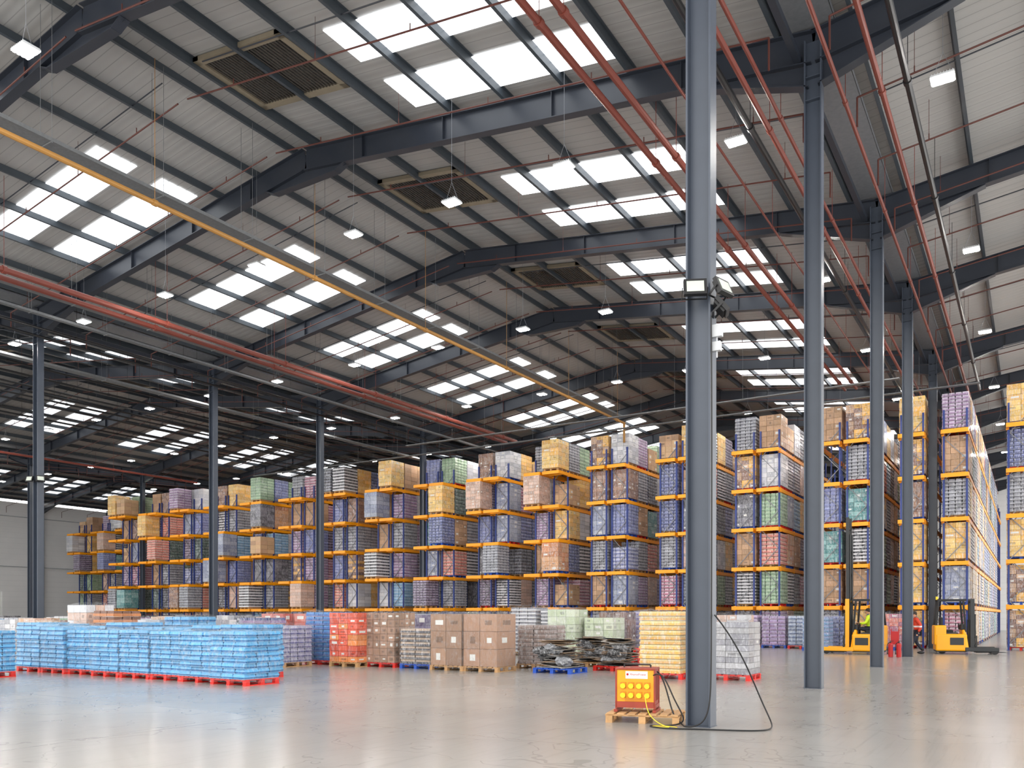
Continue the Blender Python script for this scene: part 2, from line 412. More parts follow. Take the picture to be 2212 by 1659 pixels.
def goods(w,l,h,nx,ny,nz,cols,style='carton',seed=0,gap=.012,jit=.006,low=False,lab=.35):
    r=random.Random(seed); b=MB(); z0=.146
    if low: nx,ny=min(nx,2),min(ny,2); nz=min(nz,8); lab=0
    cx,cy,ch=w/nx,l/ny,h/nz
    cl=[lin(c) for c in cols]
    for k in range(nz):
        ox,oy=r.uniform(-jit,jit),r.uniform(-jit,jit)
        if style!='carton':
            b.box(ox,oy,z0+k*ch+.006,w*.985,l*.985,.012,0,tuple(.8*x+.1 for x in cl[-1]))
        for i in range(nx):
            for j in range(ny):
                if 0<i<nx-1 and 0<j<ny-1 and k<nz-1: continue
                x=-w/2+cx*(i+.5)+ox+r.uniform(-jit,jit)*.5; y=-l/2+cy*(j+.5)+oy+r.uniform(-jit,jit)*.5; z=z0+ch*k
                sh=r.uniform(.8,1.12)
                if style=='carton':
                    c=tuple(min(1,v*sh) for v in cl[r.randrange(len(cl))])
                    b.box(x,y,z+ch/2,cx-gap,cy-gap,ch-gap*.7,0,c)
                    tc=tuple(v*.55 for v in c) if r.random()<.5 else (.75,.75,.72)
                    if r.random()<lab:
                        lw=r.uniform(.25,.6); lh=r.uniform(.2,.45)
                        if i==nx-1: b.box(x+cx/2-gap/2,y+r.uniform(-.1,.1)*cy,z+ch*.5,.004,cy*lw,ch*lh,0,tc)
                        if j==0: b.box(x+r.uniform(-.1,.1)*cx,y-cy/2+gap/2,z+ch*.5,cx*lw,.004,ch*lh,0,tc)
                elif style=='tray':
                    a=tuple(min(1,v*sh) for v in cl[0]); c=tuple(min(1,v*sh) for v in cl[1])
                    b.box(x,y,z+ch*.24,cx-gap,cy-gap,ch*.46,0,a)
                    b.box(x,y,z+ch*.68,cx-gap-.03,cy-gap-.03,ch*.44,0,c)
                elif style=='pack':
                    a=tuple(min(1,v*sh) for v in cl[0]); c=tuple(min(1,v*sh) for v in cl[1])
                    q=.02
                    x0,x1,y0,y1=x-cx/2+gap/2,x+cx/2-gap/2,y-cy/2+gap/2,y+cy/2-gap/2
                    b.hexa([(x0+q,y0+q,z+.01),(x1-q,y0+q,z+.01),(x1-q,y1-q,z+.01),(x0+q,y1-q,z+.01),(x0,y0,z+ch*.4),(x1,y0,z+ch*.4),(x1,y1,z+ch*.4),(x0,y1,z+ch*.4)],0,a)
                    b.hexa([(x0,y0,z+ch*.4),(x1,y0,z+ch*.4),(x1,y1,z+ch*.4),(x0,y1,z+ch*.4),(x0+.02,y0+.02,z+ch*.97),(x1-.02,y0+.02,z+ch*.97),(x1-.02,y1-.02,z+ch*.97),(x0+.02,y1-.02,z+ch*.97)],0,c)
    return b
K=(.76,.61,.48); KY=(.94,.72,.32); BV=(.44,.48,.70); WH=(.86,.86,.88); PU=(.58,.44,.62); GR=(.54,.68,.55); DG=(.22,.33,.30)
TE=(.28,.56,.57); CO=(.86,.46,.40); LB=(.44,.66,.84); DK=(.2,.2,.24); BR=(.52,.37,.30); PB=(.86,.71,.63); NV=(.22,.27,.50); GY=(.64,.65,.69); OR=(.80,.52,.32); MG=(.70,.38,.50)
Wd,Ln=1.12,1.36
VAR=[
 ('kraft brown cartons',(Wd,Ln,1.66,3,3,6,[K,(.70,.56,.43)],'carton'),1),
 ('golden yellow cartons',(Wd,Ln,1.68,2,3,7,[KY,(.93,.77,.42)],'carton'),0),
 ('blue-violet wrapped packs',(Wd,Ln,1.68,4,4,9,[BV,(.52,.56,.76)],'pack'),0),
 ('white trays with dark stripes',(Wd,Ln,1.66,3,4,10,[WH,DK],'tray'),0),
 ('purple wrapped trays',(Wd,Ln,1.64,4,4,10,[PU,(.76,.70,.80)],'tray'),0),
 ('green wrapped trays',(Wd,Ln,1.66,4,4,9,[GR,(.64,.76,.62)],'pack'),0),
 ('dark green crates',(Wd,Ln,1.66,3,3,7,[DG,(.38,.48,.45)],'tray'),0),
 ('coral red cartons',(Wd,Ln,1.62,3,4,8,[CO,(.88,.68,.6)],'tray'),0),
 ('light blue bottle packs',(Wd,Ln,1.62,4,4,8,[LB,(.6,.76,.88)],'pack'),0),
 ('dark grey wrapped boxes',(Wd,Ln,1.68,3,3,7,[(.34,.34,.38),(.48,.48,.53)],'carton'),0),
 ('brown boxes',(Wd,Ln,1.66,3,4,7,[BR,(.62,.46,.36)],'carton'),0),
 ('pale peach cartons',(Wd,Ln,1.68,3,4,9,[PB,(.78,.64,.56)],'carton'),0),
 ('navy blue packs',(Wd,Ln,1.68,4,4,9,[NV,(.46,.5,.7)],'tray'),0),
 ('silver-grey film-wrapped stacks',(Wd,Ln,1.69,4,4,10,[GY,(.5,.51,.56)],'tray'),0),
 ('orange-brown cartons',(Wd,Ln,1.66,2,3,6,[OR,(.84,.62,.43)],'carton'),0),
 ('teal wrapped boxes',(Wd,Ln,1.56,3,3,7,[TE,(.5,.7,.7)],'carton'),0),
 ('white wrapped cartons',(Wd,Ln,1.66,3,3,7,[WH,(.74,.75,.79)],'carton'),0),
 ('pink and white trays',(Wd,Ln,1.58,4,4,9,[MG,(.86,.74,.80)],'tray'),0),
 ('low stacked kraft cartons',(Wd,Ln,1.25,3,3,4,[K,(.82,.68,.52)],'carton'),1),
 ('low stacked blue packs',(Wd,Ln,1.25,4,4,6,[BV,(.68,.7,.82)],'pack'),0),
 ('mixed yellow and brown cartons',(Wd,Ln,1.66,3,4,8,[KY,K,BR],'carton'),0),
 ('black and purple wrapped trays',(Wd,Ln,1.66,4,4,10,[(.3,.22,.34),(.64,.58,.7)],'tray'),0),
 ('charcoal wrapped crates',(Wd,Ln,1.66,4,4,9,[(.22,.22,.26),(.55,.57,.63)],'tray'),0),
 ('grey-blue film-wrapped cartons',(Wd,Ln,1.68,3,3,6,[(.52,.56,.68),(.64,.67,.75)],'carton'),0),
]
W=[6,7,7,10,7,6,4,5,4,7,4,7,5,14,4,2,8,5,1,1,5,8,7,9]
vm=[];vl=[]
for i,(lb,a,mi) in enumerate(VAR):
    vm.append(goods(*a,seed=i).mesh('goods_stack',[M_goods,M_carton][mi:mi+1]))
    lo=goods(*a,seed=i,low=True); lo.m=[mi]*len(lo.m); vl.append(lo)
palbox=MB(); palbox.box(0,0,.125,1,1.2,.04,2)
for j in (-.42,0,.42): palbox.box(j,0,.05,.1,1.2,.1,2)

# ------------------------------------------------------------------ racks
RH=11.15; LV=[2.03*k for k in range(1,6)]
b=MB()
for s in (-1,1): b.box(s*.475,0,RH/2,.08,.07,RH,0); b.box(s*.475,0,.01,.16,.14,.02,0)
z=.3; s=1
while z<RH-1.1:
    b.bar((-.43*s,0,z),(.43*s,0,z+.95),.03,.035,1); z+=.95; s=-s
up_me=b.mesh('upright_frame',[M_blue,M_galv])
beam_cache={}
def beam_mesh(L,pd):
    k=(round(L,2),pd)
    if k not in beam_cache:
        b=MB(); b.box(0,L/2,-.085,.10,L,.185); y=pd
        while y<L+.01:
            b.box(0,min(y,L-.03),-.09,.12,.11,.25); y+=2.85
        beam_cache[k]=b.mesh('beam',[M_yel])
    return beam_cache[k]
b=MB(); b.box(0,0,-.085,1.04,.09,.185); eb_me=b.mesh('cross_beam',[M_yel])
cands=[]
def rack(rx,y0,nb):
    e=ob('pallet_rack',None,loc=(rx-1.18,y0,0),label='blue and orange-yellow steel pallet racking run, double sided',cat='pallet rack',group='pallet racking runs')
    pd=.5 if rx>-20 else 1.3
    L=pd+2.85*nb
    hx=[.65,-1.17 if abs(rx+2.5)<.1 else -.65]
    bm=beam_mesh(L,pd)
    for h in hx:
        for n in range(nb+1): ob('upright_frame',up_me,loc=(h,pd+2.85*n,0),parent=e)
        for z in LV:
            for s in (-.515,.515): ob('beam',bm,loc=(h+s,0,z),parent=e)
            ob('cross_beam',eb_me,loc=(h,.03,z),parent=e)
            if pd>1: ob('cross_beam',eb_me,loc=(h,.66,z),parent=e)
    ang=abs(rx)/45
    for hi,h in enumerate(hx):
        vis=nb*2 if hi==0 else 1
        if hi==0: vis=min(vis,int(1.9/max(ang,.01)/1.42)+2)
        for j in range(-1,vis):
            for lv in range(6):
                if j==-1:
                    if pd<1 or R.random()>.22 or lv==0: continue
                    yy=.60
                else:
                    if R.random()<.01: continue
                    yy=pd+.74+2.85*(j//2)+(j%2)*1.375
                z=0 if lv==0 else LV[lv-1]+.012
                X,Y=rx-1.18+h,y0+yy
                cands.append((-.53*X+.848*Y+(0 if j<1 else 6),X,Y,z,lv))
racks=[(1.4,43.2,2),(-2.5,43.2,16)]
RX=-2.5
n=0
while RX-4.25*(n+1)>-68:
    n+=1; x=RX-4.25*n; racks.append((x,43.2,{1:8,2:6,3:5}.get(n,3)))
for x in (-76,-80.25,-84.5): racks.append((x,50,3))
for r_ in racks: rack(*r_)
cands.sort(key=lambda c:c[0])
stuff=MB()
for i,(d,X,Y,z,lv) in enumerate(cands):
    v=R.choices(range(len(VAR)),weights=W)[0]
    if lv==5 and R.random()<.5: v=R.choice([1,1,20,18,0,13,16])
    if X>-5 and R.random()<.35 and i<300: v=R.choice([1,20])
    if i>=300 and X>-8 and R.random()<.75: v=R.choice([9,22,12,21,13,2,6])
    if i<300:
        e=ob('pallet_load',None,loc=(X+R.uniform(-.01,.01),Y,z),rz=R.uniform(-.004,.004),
             label='shrink-wrapped pallet of %s stored in the racking'%VAR[v][0],cat='pallet of goods',group='pallet loads in the racking')
        ob('goods_stack',vm[v],parent=e); ob('pallet',PM[R.choice(['wood','wood','red','blue'])],parent=e)
    else:
        stuff.add(vl[v],X,Y,z); stuff.add(palbox,X,Y,z)
mob('pallet_loads_deep_in_racking',stuff,[M_goods,M_carton,M_wood],kind='stuff',label='further shrink-wrapped pallet loads along the rack aisles',cat='pallets of goods',group='pallet loads in the racking')

# ------------------------------------------------------------------ floor-standing pallets
def film_mesh(w,l,h,seed):
    r=random.Random(seed); b=MB(); a=w/2+.012; c=l/2+.012; nz=9; nn=7
    pts=[]
    for i in range(nn): pts.append((-a+2*a*i/nn,-c))
    for i in range(nn): pts.append((a,-c+2*c*i/nn))
    for i in range(nn): pts.append((a-2*a*i/nn,c))
    for i in range(nn): pts.append((-a,c-2*c*i/nn))
    n=len(pts)
    for k in range(nz+1):
        for p in pts:
            f=1+r.uniform(0,.025); b.v.append((p[0]*f,p[1]*f,.06+(h+.1)*k/nz+r.uniform(-.02,.02)))
    for k in range(nz):
        for i in range(n):
            j=(i+1)%n; b.f.append((k*n+i,k*n+j,(k+1)*n+j,(k+1)*n+i)); b.m.append(0); b.c.append((1,1,1))
    t=len(b.v)
    for p in pts: b.v.append((p[0]*.55,p[1]*.55,.17+h+r.uniform(0,.09)))
    for i in range(n):
        j=(i+1)%n; b.f.append((nz*n+i,nz*n+j,t+j,t+i)); b.m.append(0); b.c.append((1,1,1))
    return b.mesh('stretch_film',[M_film],smooth=True)
def load(x,y,w,l,h,nx,ny,nz,cols,style,label,pal='wood',film=True,mat=None,rz=0,seed=None,z=0,lab=.35,gap=.012,jit=.006,group='pallets standing on the warehouse floor'):
    seed=int(abs(x*31+y*17)) if seed is None else seed
    if len(label.split())<5: label+=' on a %s pallet'%{'wood':'wooden'}.get(pal,pal)
    e=ob('pallet_load',None,loc=(x,y,z),rz=rz,label=label,cat='pallet of goods',group=group)
    ob('goods_stack',goods(w,l,h,nx,ny,nz,cols,style,seed,lab=lab,gap=gap,jit=jit).mesh('goods_stack',[mat or M_goods]),parent=e)
    ob('pallet',(PWX if w>l else PM)[pal],parent=e)
    if film: ob('stretch_film',film_mesh(w,l,h,seed),parent=e)
    return e
CY=(.05,.46,.72); CY2=(.24,.64,.86)
G1='blue bottle pallets'
for i in range(8):
    h=1.05+R.uniform(-.06,.08)
    load(-15.5-1.21*i,13.2+R.uniform(-.08,.08),1.19,1.02,h,3,3,9,[CY,CY2],'pack','bright blue shrink-wrapped bottle packs on a red pallet','red',rz=R.uniform(-.02,.02),group=G1,mat=M_bluep,jit=.024,gap=.004)
for i in range(9):
    h=1.10+R.uniform(-.04,.14)
    load(-16.9-1.23*i,14.6+R.uniform(-.06,.06),1.19,1.02,h,3,3,9,[CY,CY2],'pack','bright blue shrink-wrapped bottle packs on a red pallet','red',rz=R.uniform(-.02,.02),group=G1,mat=M_bluep,jit=.024,gap=.004)
load(-22.9,11.0,1.16,1.0,1.05,3,3,9,[CY,CY2],'pack','bright blue shrink-wrapped bottle packs on a red pallet','red',group=G1,mat=M_bluep,gap=.004)
load(-21.3,16.0,1.14,.98,1.4,3,3,9,[CY,CY2],'pack','taller blue bottle pallet loosely wrapped in torn film','red',group=G1,mat=M_bluep)
mixr=[([WH,GY],'carton','white-wrapped cartons'),([K,PB],'carton','kraft cartons'),([BV,GY],'tray','blue-violet trays'),([PU,DK],'tray','purple trays'),([K,BR],'carton','brown cartons'),([CY,CY2],'pack','blue bottle packs'),([GR,WH],'tray','green trays'),([GY,DK],'tray','grey trays')]
for row,(y,xs,xe,hb_) in enumerate(((17.7,-36,-28.6,1.3),(20.4,-43,-25.6,1.36),(24.5,-50,-27,1.4))):
    x=xe
    while x>xs:
        c,s,l_=R.choice(mixr)
        if R.random()<.9: load(x,y+R.uniform(-.1,.1),1.14,.98,hb_+R.uniform(-.12,.06),3,3,7,c,s,'low film-wrapped pallet of %s on the floor'%l_,R.choice(['wood','red']),film=False)
        x-=1.35
load(-25.1,16.1,1.1,.98,1.6,3,3,8,[OR,BR],'tray','stack of brown open trays on a pallet',film=False,mat=M_carton)
load(-26.9,16.3,1.1,.98,1.78,3,3,7,[PB,WH],'carton','pale peach cartons wrapped in clear film')
load(-22.9,16.2,1.1,.98,1.3,3,3,7,[WH,GY],'carton','white cartons loosely covered in clear film')
load(-20.9,18.4,1.1,.98,1.38,3,3,7,[PU,NV],'tray','purple and navy trays on a pallet')
load(-19.7,18.3,1.0,1.2,1.12,4,4,8,[(.40,.40,.64),(.62,.62,.74)],'pack','violet-blue film-wrapped packs on a wooden pallet')
load(-19.45,19.9,1.14,1.0,1.55,3,3,11,[(.05,.36,.68),(.16,.52,.80)],'tray','tall bright blue tray stack on a red pallet','red',mat=M_bluep)
load(-18.0,19.5,1.14,1.0,1.52,3,2,9,[(.88,.36,.24),(.92,.55,.28),(.86,.32,.2)],'carton','red and orange printed cartons on a wooden pallet',lab=.7,mat=M_coral,film=False)
load(-16.9,19.95,1.14,1.0,1.52,4,4,7,[(.70,.55,.45),(.62,.48,.38)],'carton','small kraft cartons stacked on a red pallet','red',mat=M_carton,lab=.9)
load(-15.5,19.9,1.14,1.0,1.05,2,3,8,[(.25,.25,.28),(.72,.62,.52)],'tray','dark trays with kraft corner posts on a blue pallet','blue')
load(-14.3,19.8,1.1,1.0,1.48,2,2,3,[(.66,.51,.40),(.62,.48,.38)],'carton','large plain kraft boxes on a wooden pallet',mat=M_carton,film=True,lab=.8)
load(-13.15,19.85,1.14,1.0,1.48,2,1,3,[(.64,.49,.39),(.68,.53,.43)],'carton','wide kraft cartons strapped on a wooden pallet',mat=M_carton,film=True,lab=.8)
load(-12.5,21.7,1.1,1.0,1.15,2,2,9,[(.52,.42,.38),(.64,.56,.53)],'tray','brown trays wrapped in clear film on a pallet')
load(-7.9,20.1,1.1,1.0,1.55,1,2,13,[(.94,.70,.26),(.90,.80,.52)],'tray','yellow trays in film on a red pallet','red')
load(-6.35,20.5,1.14,1.0,1.28,2,2,9,[(.70,.70,.72),(.58,.58,.62)],'carton','grey-white wrapped boxes on a red pallet','red')
load(-16.9,28.4,1.14,1.0,1.75,3,3,12,[WH,(.5,.5,.55)],'tray','white tray stack in clear film')
load(-15.6,28.5,1.14,1.0,1.68,3,3,12,[WH,(.45,.46,.5)],'tray','white tray stack in clear film')
load(-14.5,27.1,1.14,1.0,1.65,3,3,6,[(.74,.80,.66),(.80,.84,.74)],'carton','pale green wrapped cartons on a pallet')
load(-13.2,27.5,1.14,1.0,1.35,3,3,6,[(.74,.80,.66),(.80,.84,.74)],'carton','pale green wrapped cartons on a pallet')
load(-13.6,29.5,1.0,1.2,1.55,3,3,6,[BR,(.4,.25,.2)],'carton','dark brown cartons')
load(-12.9,31.2,1.14,1.0,1.6,3,3,9,[(.5,.45,.7),(.75,.72,.85)],'tray','violet film-wrapped trays on a pallet')
load(-13.2,33.6,1.14,1.0,1.5,3,3,9,[NV,(.5,.54,.74)],'tray','navy trays in film')
load(-11.8,33.9,1.14,1.0,1.4,3,3,9,[GY,(.7,.7,.74)],'tray','grey trays in film')
load(-10.9,29.3,1.14,1.0,1.35,3,3,9,[LB,BV],'tray','blue and violet trays in film')
load(-9.7,31.8,1.14,1.0,1.45,3,3,7,[WH,PB],'carton','white and peach cartons in film')
load(-23.8,21.9,1.14,1.0,1.5,2,2,5,[CO,(.82,.35,.28)],'carton','coral red cartons','red',lab=.9,mat=M_coral)
load(-22.4,22.2,1.14,1.0,1.5,2,2,5,[CO,(.82,.35,.28)],'carton','coral red cartons','red',lab=.9,mat=M_coral)
load(-17.2,22.0,1.14,1.0,1.46,2,2,4,[(.30,.22,.42),(.36,.28,.5)],'carton','dark purple cartons',lab=.9)
load(-20.5,26.0,1.14,1.0,1.5,3,3,8,[BV,GY],'tray','blue-violet trays in film')
load(-18.8,26.5,1.14,1.0,1.5,3,3,8,[TE,GY],'tray','teal and grey trays in film')
for i,(x,y,c,s,h,l_) in enumerate(((-11.9,41.2,[PU,(.8,.7,.85)],'tray',1.45,'purple trays'),(-10.6,41.3,[PU,(.7,.6,.8)],'tray',1.4,'purple trays'),(-9.3,41.1,[(.35,.42,.6),(.6,.65,.75)],'pack',1.4,'slate blue packs'),
    (-8.2,39.2,[LB,(.5,.6,.8)],'pack',1.35,'light blue packs'),(-7.7,40.9,[NV,BV],'tray',1.4,'navy and violet trays'),(-5.3,41.5,[MG,CO],'carton',1.5,'magenta-red cartons'),(-13.5,38.8,[GY,WH],'tray',1.3,'grey trays'),(-14.9,37.5,[BV,NV],'pack',1.2,'blue packs'))):
    load(x,y,1.14,1.0,h,3,3,8,c,s,'film-wrapped pallet of %s before the rack ends'%l_,['red','blue'][i%2])
for x,y in ((-9.9,24.6),(-9.0,26.0),(-11.4,26.5)):
    e=ob('pallet_stack',None,loc=(x,y,0),label='low stack of empty red pallets',cat='pallet stack')
    for k in range(3): ob('pallet',PM['red'],loc=(0,0,.146*k),parent=e)

def waste(x,y,pal,seed,label):
    r=random.Random(seed)
    e=ob('waste_pallet',None,loc=(x,y,0),label=label,cat='waste cardboard')
    ob('pallet',PWX[pal],parent=e)
    b=MB()
    for k in range(36):
        zz=.17+k*.021; M=Matrix.Rotation(r.uniform(-.5,.5),3,'Z')@Matrix.Rotation(r.uniform(-.12,.12),3,'X')@Matrix.Rotation(r.uniform(-.12,.12),3,'Y')
        c=lin(r.choice([(.66,.54,.42),(.58,.48,.38),(.5,.42,.34),(.25,.25,.25),(.7,.68,.65),(.35,.33,.32)]))
        f=1-.25*(k/36)
        b.box(r.uniform(-.1,.1),r.uniform(-.08,.08),zz,r.uniform(.7,1.15)*f,r.uniform(.6,.95)*f,.016,0,c,M=M)
    ob('cardboard_sheets',b.mesh('cardboard_sheets',[M_carton]),parent=e)
    b=MB()
    for k in range(7):
        rr=r.uniform(.12,.24)
        def fn(p):
            return [p[0]+r.uniform(-.04,.04),p[1]+r.uniform(-.04,.04),max(.15,p[2]+r.uniform(-.04,.04))]
        b.ell(r.uniform(-.45,.45),r.uniform(-.42,-.2),.3+r.uniform(0,.45),rr*1.4,rr,rr*.6,0,lin(r.choice([(.2,.2,.21),(.5,.51,.53),(.3,.3,.31)])),nu=14,nv=9,fn=fn)
    ob('crumpled_film_bag',b.mesh('crumpled_film_bag',[M_goods]),parent=e)
waste(-11.1,20.3,'blue',3,'heap of flattened cardboard and black film on a blue pallet')
waste(-10.1,22.0,'red',5,'heap of flattened cardboard and film on a red pallet')
waste(-11.6,23.4,'wood',9,'heap of flattened cardboard and clear film on a wooden pallet')

# ------------------------------------------------------------------ power distribution box
M_py=paint('box_yellow',(.92,.62,.07),.45,var=.14,scale=6)
M_pyd=paint('socket_backplate_ochre',(.78,.50,.06),.5)
M_pr=paint('box_red_brown',(.58,.22,.15),.5,var=.25,scale=6)
M_orange=paint('socket_yellow',(1.0,.84,.2),.35)
px,py,rz=-4.95,11.75,math.radians(14)
pb=ob('wooden_pallet',None,loc=(px,py,0),rz=rz,label='worn wooden pallet under the yellow transformer',cat='pallet')
ob('pallet_boards',pallet_mb(1.1,.8).mesh('pallet_boards',[M_wood]),parent=pb)
e=ob('site_transformer',None,loc=(px-.13,py-.02,.146),rz=rz,label='yellow and red-brown site power transformer with sockets',cat='power distribution box')
b=MB(); b.box(0,0,.39,.56,.38,.46); b.box(0,-.195,.39,.56,.012,.48); bevel(mob('body',b,[M_py],parent=e),.008)
b=MB()
for sx in (-1,1):
    b.box(sx*.288,-.2,.35,.024,.03,.6); b.box(sx*.288,.2,.35,.03,.03,.6)
    b.box(sx*.288,0,.09,.03,.4,.05); b.box(sx*.288,0,.02,.05,.5,.04)
    b.box(sx*.286,0,.37,.012,.38,.52)
b.box(0,.2,.085,.55,.03,.04); b.box(0,-.2,.11,.58,.03,.09)
b.box(0,0,.645,.6,.44,.025)
for k in range(4): b.box(.294,-.12+.08*k,.37,.008,.03,.4)
mob('frame',b,[M_pr],parent=e)
b=MB(); b.cyl((-.2,0,.66),(-.2,0,.7),.012,8); b.cyl((.2,0,.66),(.2,0,.7),.012,8); b.cyl((-.2,0,.7),(.2,0,.7),.012,8); mob('handle',b,[M_black],parent=e)
b=MB(); b.box(0.02,-.204,.555,.33,.006,.11); lp=mob('name_plate',b,[M_white],parent=e)
def text(body,size,loc,parent,mat,name='lettering'):
    cu=bpy.data.curves.new(name,'FONT'); cu.body=body; cu.size=size; cu.align_x='CENTER'; cu.align_y='CENTER'; cu.extrude=.001; cu.materials.append(mat)
    o=bpy.data.objects.new(name,cu); o.location=loc; o.rotation_euler=(math.pi/2,0,0); o.parent=parent; C.objects.link(o); return solid(o)
text('RhynoPower',.046,(.045,-.209,.562),lp,M_sred)
b=MB(); b.cyl((-.115,-.207,.562),(-.115,-.211,.562),.018,14); mob('logo',b,[M_sred],parent=lp)
for r_,(zz,n) in enumerate(((.40,4),(.26,4))):
    for k in range(n):
        x=-.18+.12*k; b=MB(); b.box(x,-.205,zz,.085,.02,.09,1); b.cyl((x,-.21,zz),(x,-.25,zz-.008),.034,14,0); b.cyl((x,-.25,zz-.008),(x,-.26,zz-.01),.039,14,0); b.box(x,-.258,zz+.04,.03,.012,.012,1)
        mob('socket',b,[M_orange,M_pyd],parent=e)
b=MB(); b.box(0,-.205,.182,.3,.015,.035); mob('breaker_cover',b,[M_pyd],parent=e)
def cable(pts,r,mat,label,res=8):
    cu=bpy.data.curves.new('cable','CURVE'); cu.dimensions='3D'; cu.bevel_depth=r; cu.bevel_resolution=2; cu.resolution_u=res
    sp=cu.splines.new('NURBS'); sp.points.add(len(pts)-1); sp.order_u=4; sp.use_endpoint_u=True
    for p,q in zip(sp.points,pts): p.co=(*q,1)
    cu.materials.append(mat); o=bpy.data.objects.new('power_cable',cu); C.objects.link(o); o=solid(o); o['label']=label; o['category']='cable'
cable([(px+.2,py-.05,.75),(px+.3,py-.1,.72),(px+.42,py-.1,.3),(px+.5,py-.15,.1),(px+.68,py-.25,.015),(-4.2,11.3,.015),(-4.0,11.33,.015),(-3.8,11.35,.2),(-3.84,11.45,1.2),(-3.84,11.5,4.6),(-3.84,11.45,5.8)],.011,M_black,'black cable from transformer up the column')
cable([(px+.18,py-.15,.7),(px+.35,py-.2,.8),(px+.5,py-.2,.35),(px+.75,py-.15,.02),(px+.5,py-.5,.012),(px+.25,py-.55,.012),(px+.4,py-.7,.012),(-4.3,11.0,.012),(-3.9,11.2,.012),(-3.5,11.3,.012),(-3.05,11.5,.012),(-3.1,12.0,.012),(-3.3,12.1,.3),(-3.55,11.75,1.2),(-3.84,11.6,1.6)],.011,M_black,'loose black cable looping on the floor by the column')
cable([(px+.1,py-.27,.38),(px+.18,py-.4,.2),(px+.3,py-.5,.1),(px+.5,py-.55,.012),(px+.66,py-.58,.012),(px+.4,py-.68,.012),(px+.3,py-.6,.012),(px+.5,py-.46,.012),(-4.25,11.2,.012)],.006,M_orange,'thin yellow cable coiled beside the pallet')

def flood(x,y,z,yaw,tilt,label):
    e=ob('floodlight',None,loc=(x,y,z),rz=yaw,label=label,cat='floodlight',group='column floodlights')
    M=Matrix.Rotation(tilt,3,'X')
    def P(p): return tuple(M@Vector(p))
    b=MB(); b.box(0,0,0,.32,.06,.25,M=M)
    for k in range(9):
        q=M@Vector((-.13+.0325*k,.045,0)); b.box(q.x,q.y,q.z,.008,.04,.2,M=M)
    mob('housing',b,[M_black],parent=e)
    q=M@Vector((0,-.033,0)); b=MB(); b.box(q.x,q.y,q.z,.24,.006,.17,M=M); mob('glass',b,[M_glass],parent=e)
    b=MB()
    for s in (-1,1): b.bar(P((s*.175,0,0)),(s*.175,.12,-.12),.01,.03)
    b.bar((-.175,.12,-.12),(.175,.12,-.12),.03,.01); mob('bracket',b,[M_black],parent=e)
X1,Y1=VX,11.6
flood(X1+.02,Y1-.3,6.2,math.radians(26),-.3,'black LED floodlight clamped to the steel column')
flood(X1+.36,Y1-.1,6.2,math.radians(75),-.4,'black LED floodlight turned sideways on the column')
flood(X1+.32,Y1-.05,5.95,math.radians(110),-.7,'black LED floodlight tilted down on the column')
for zz,s in ((5.62,.16),(5.40,.12)):
    b=MB(); b.box(0,0,0,s,.08,s*1.1); b.cyl((0,0,-.05),(0,0,-.16),.012,8); bevel(mob('junction_box',b,[M_lampbody],loc=(X1+.25,Y1-.05,zz),label='small grey cable junction box on the column',cat='junction box'),.008)
flood(VX-SP-.12,18.6,7.2,math.radians(20),-.35,'black LED floodlight clamped to the steel column')
flood(VX-SP+.34,18.8,7.2,math.radians(70),-.35,'black LED floodlight clamped to the steel column')

def ext(x,y,label):
    e=ob('fire_extinguisher',None,loc=(x,y,0),label=label,cat='fire extinguisher')
    b=MB(); b.cyl((0,0,.02),(0,0,.48),.085,20); b.ell(0,0,.48,.085,.085,.07,nu=20,nv=8); mob('cylinder_body',b,[M_sred],parent=e)
    b=MB(); b.cyl((0,0,.54),(0,0,.6),.025,10); b.box(.04,0,.63,.14,.02,.015); b.box(.04,0,.6,.12,.02,.012); mob('valve_handle',b,[M_black],parent=e)
    b=MB(); b.cyl((-.02,0,.59),(-.11,0,.5),.012,8); b.cyl((-.11,0,.5),(-.11,0,.2),.012,8); b.cyl((-.11,0,.2),(-.11,0,.12),.012,8,r2=.03); mob('hose',b,[M_black],parent=e)
ext(-4.5,34.0,'red fire extinguisher standing by column'); ext(-4.22,34.0,'red fire extinguisher standing by column')
b=MB(); b.box(0,0,.72,.26,.04,.5)
for s in (-.13,.13): b.cyl((s,.02,0),(s,.02,1.05),.018,8); b.box(s,0,.02,.05,.36,.04)
mob('fire_point_stand',b,[M_sred],loc=(-4.42,34.5,0),label='red fire point stand beside a steel column',cat='fire point stand')

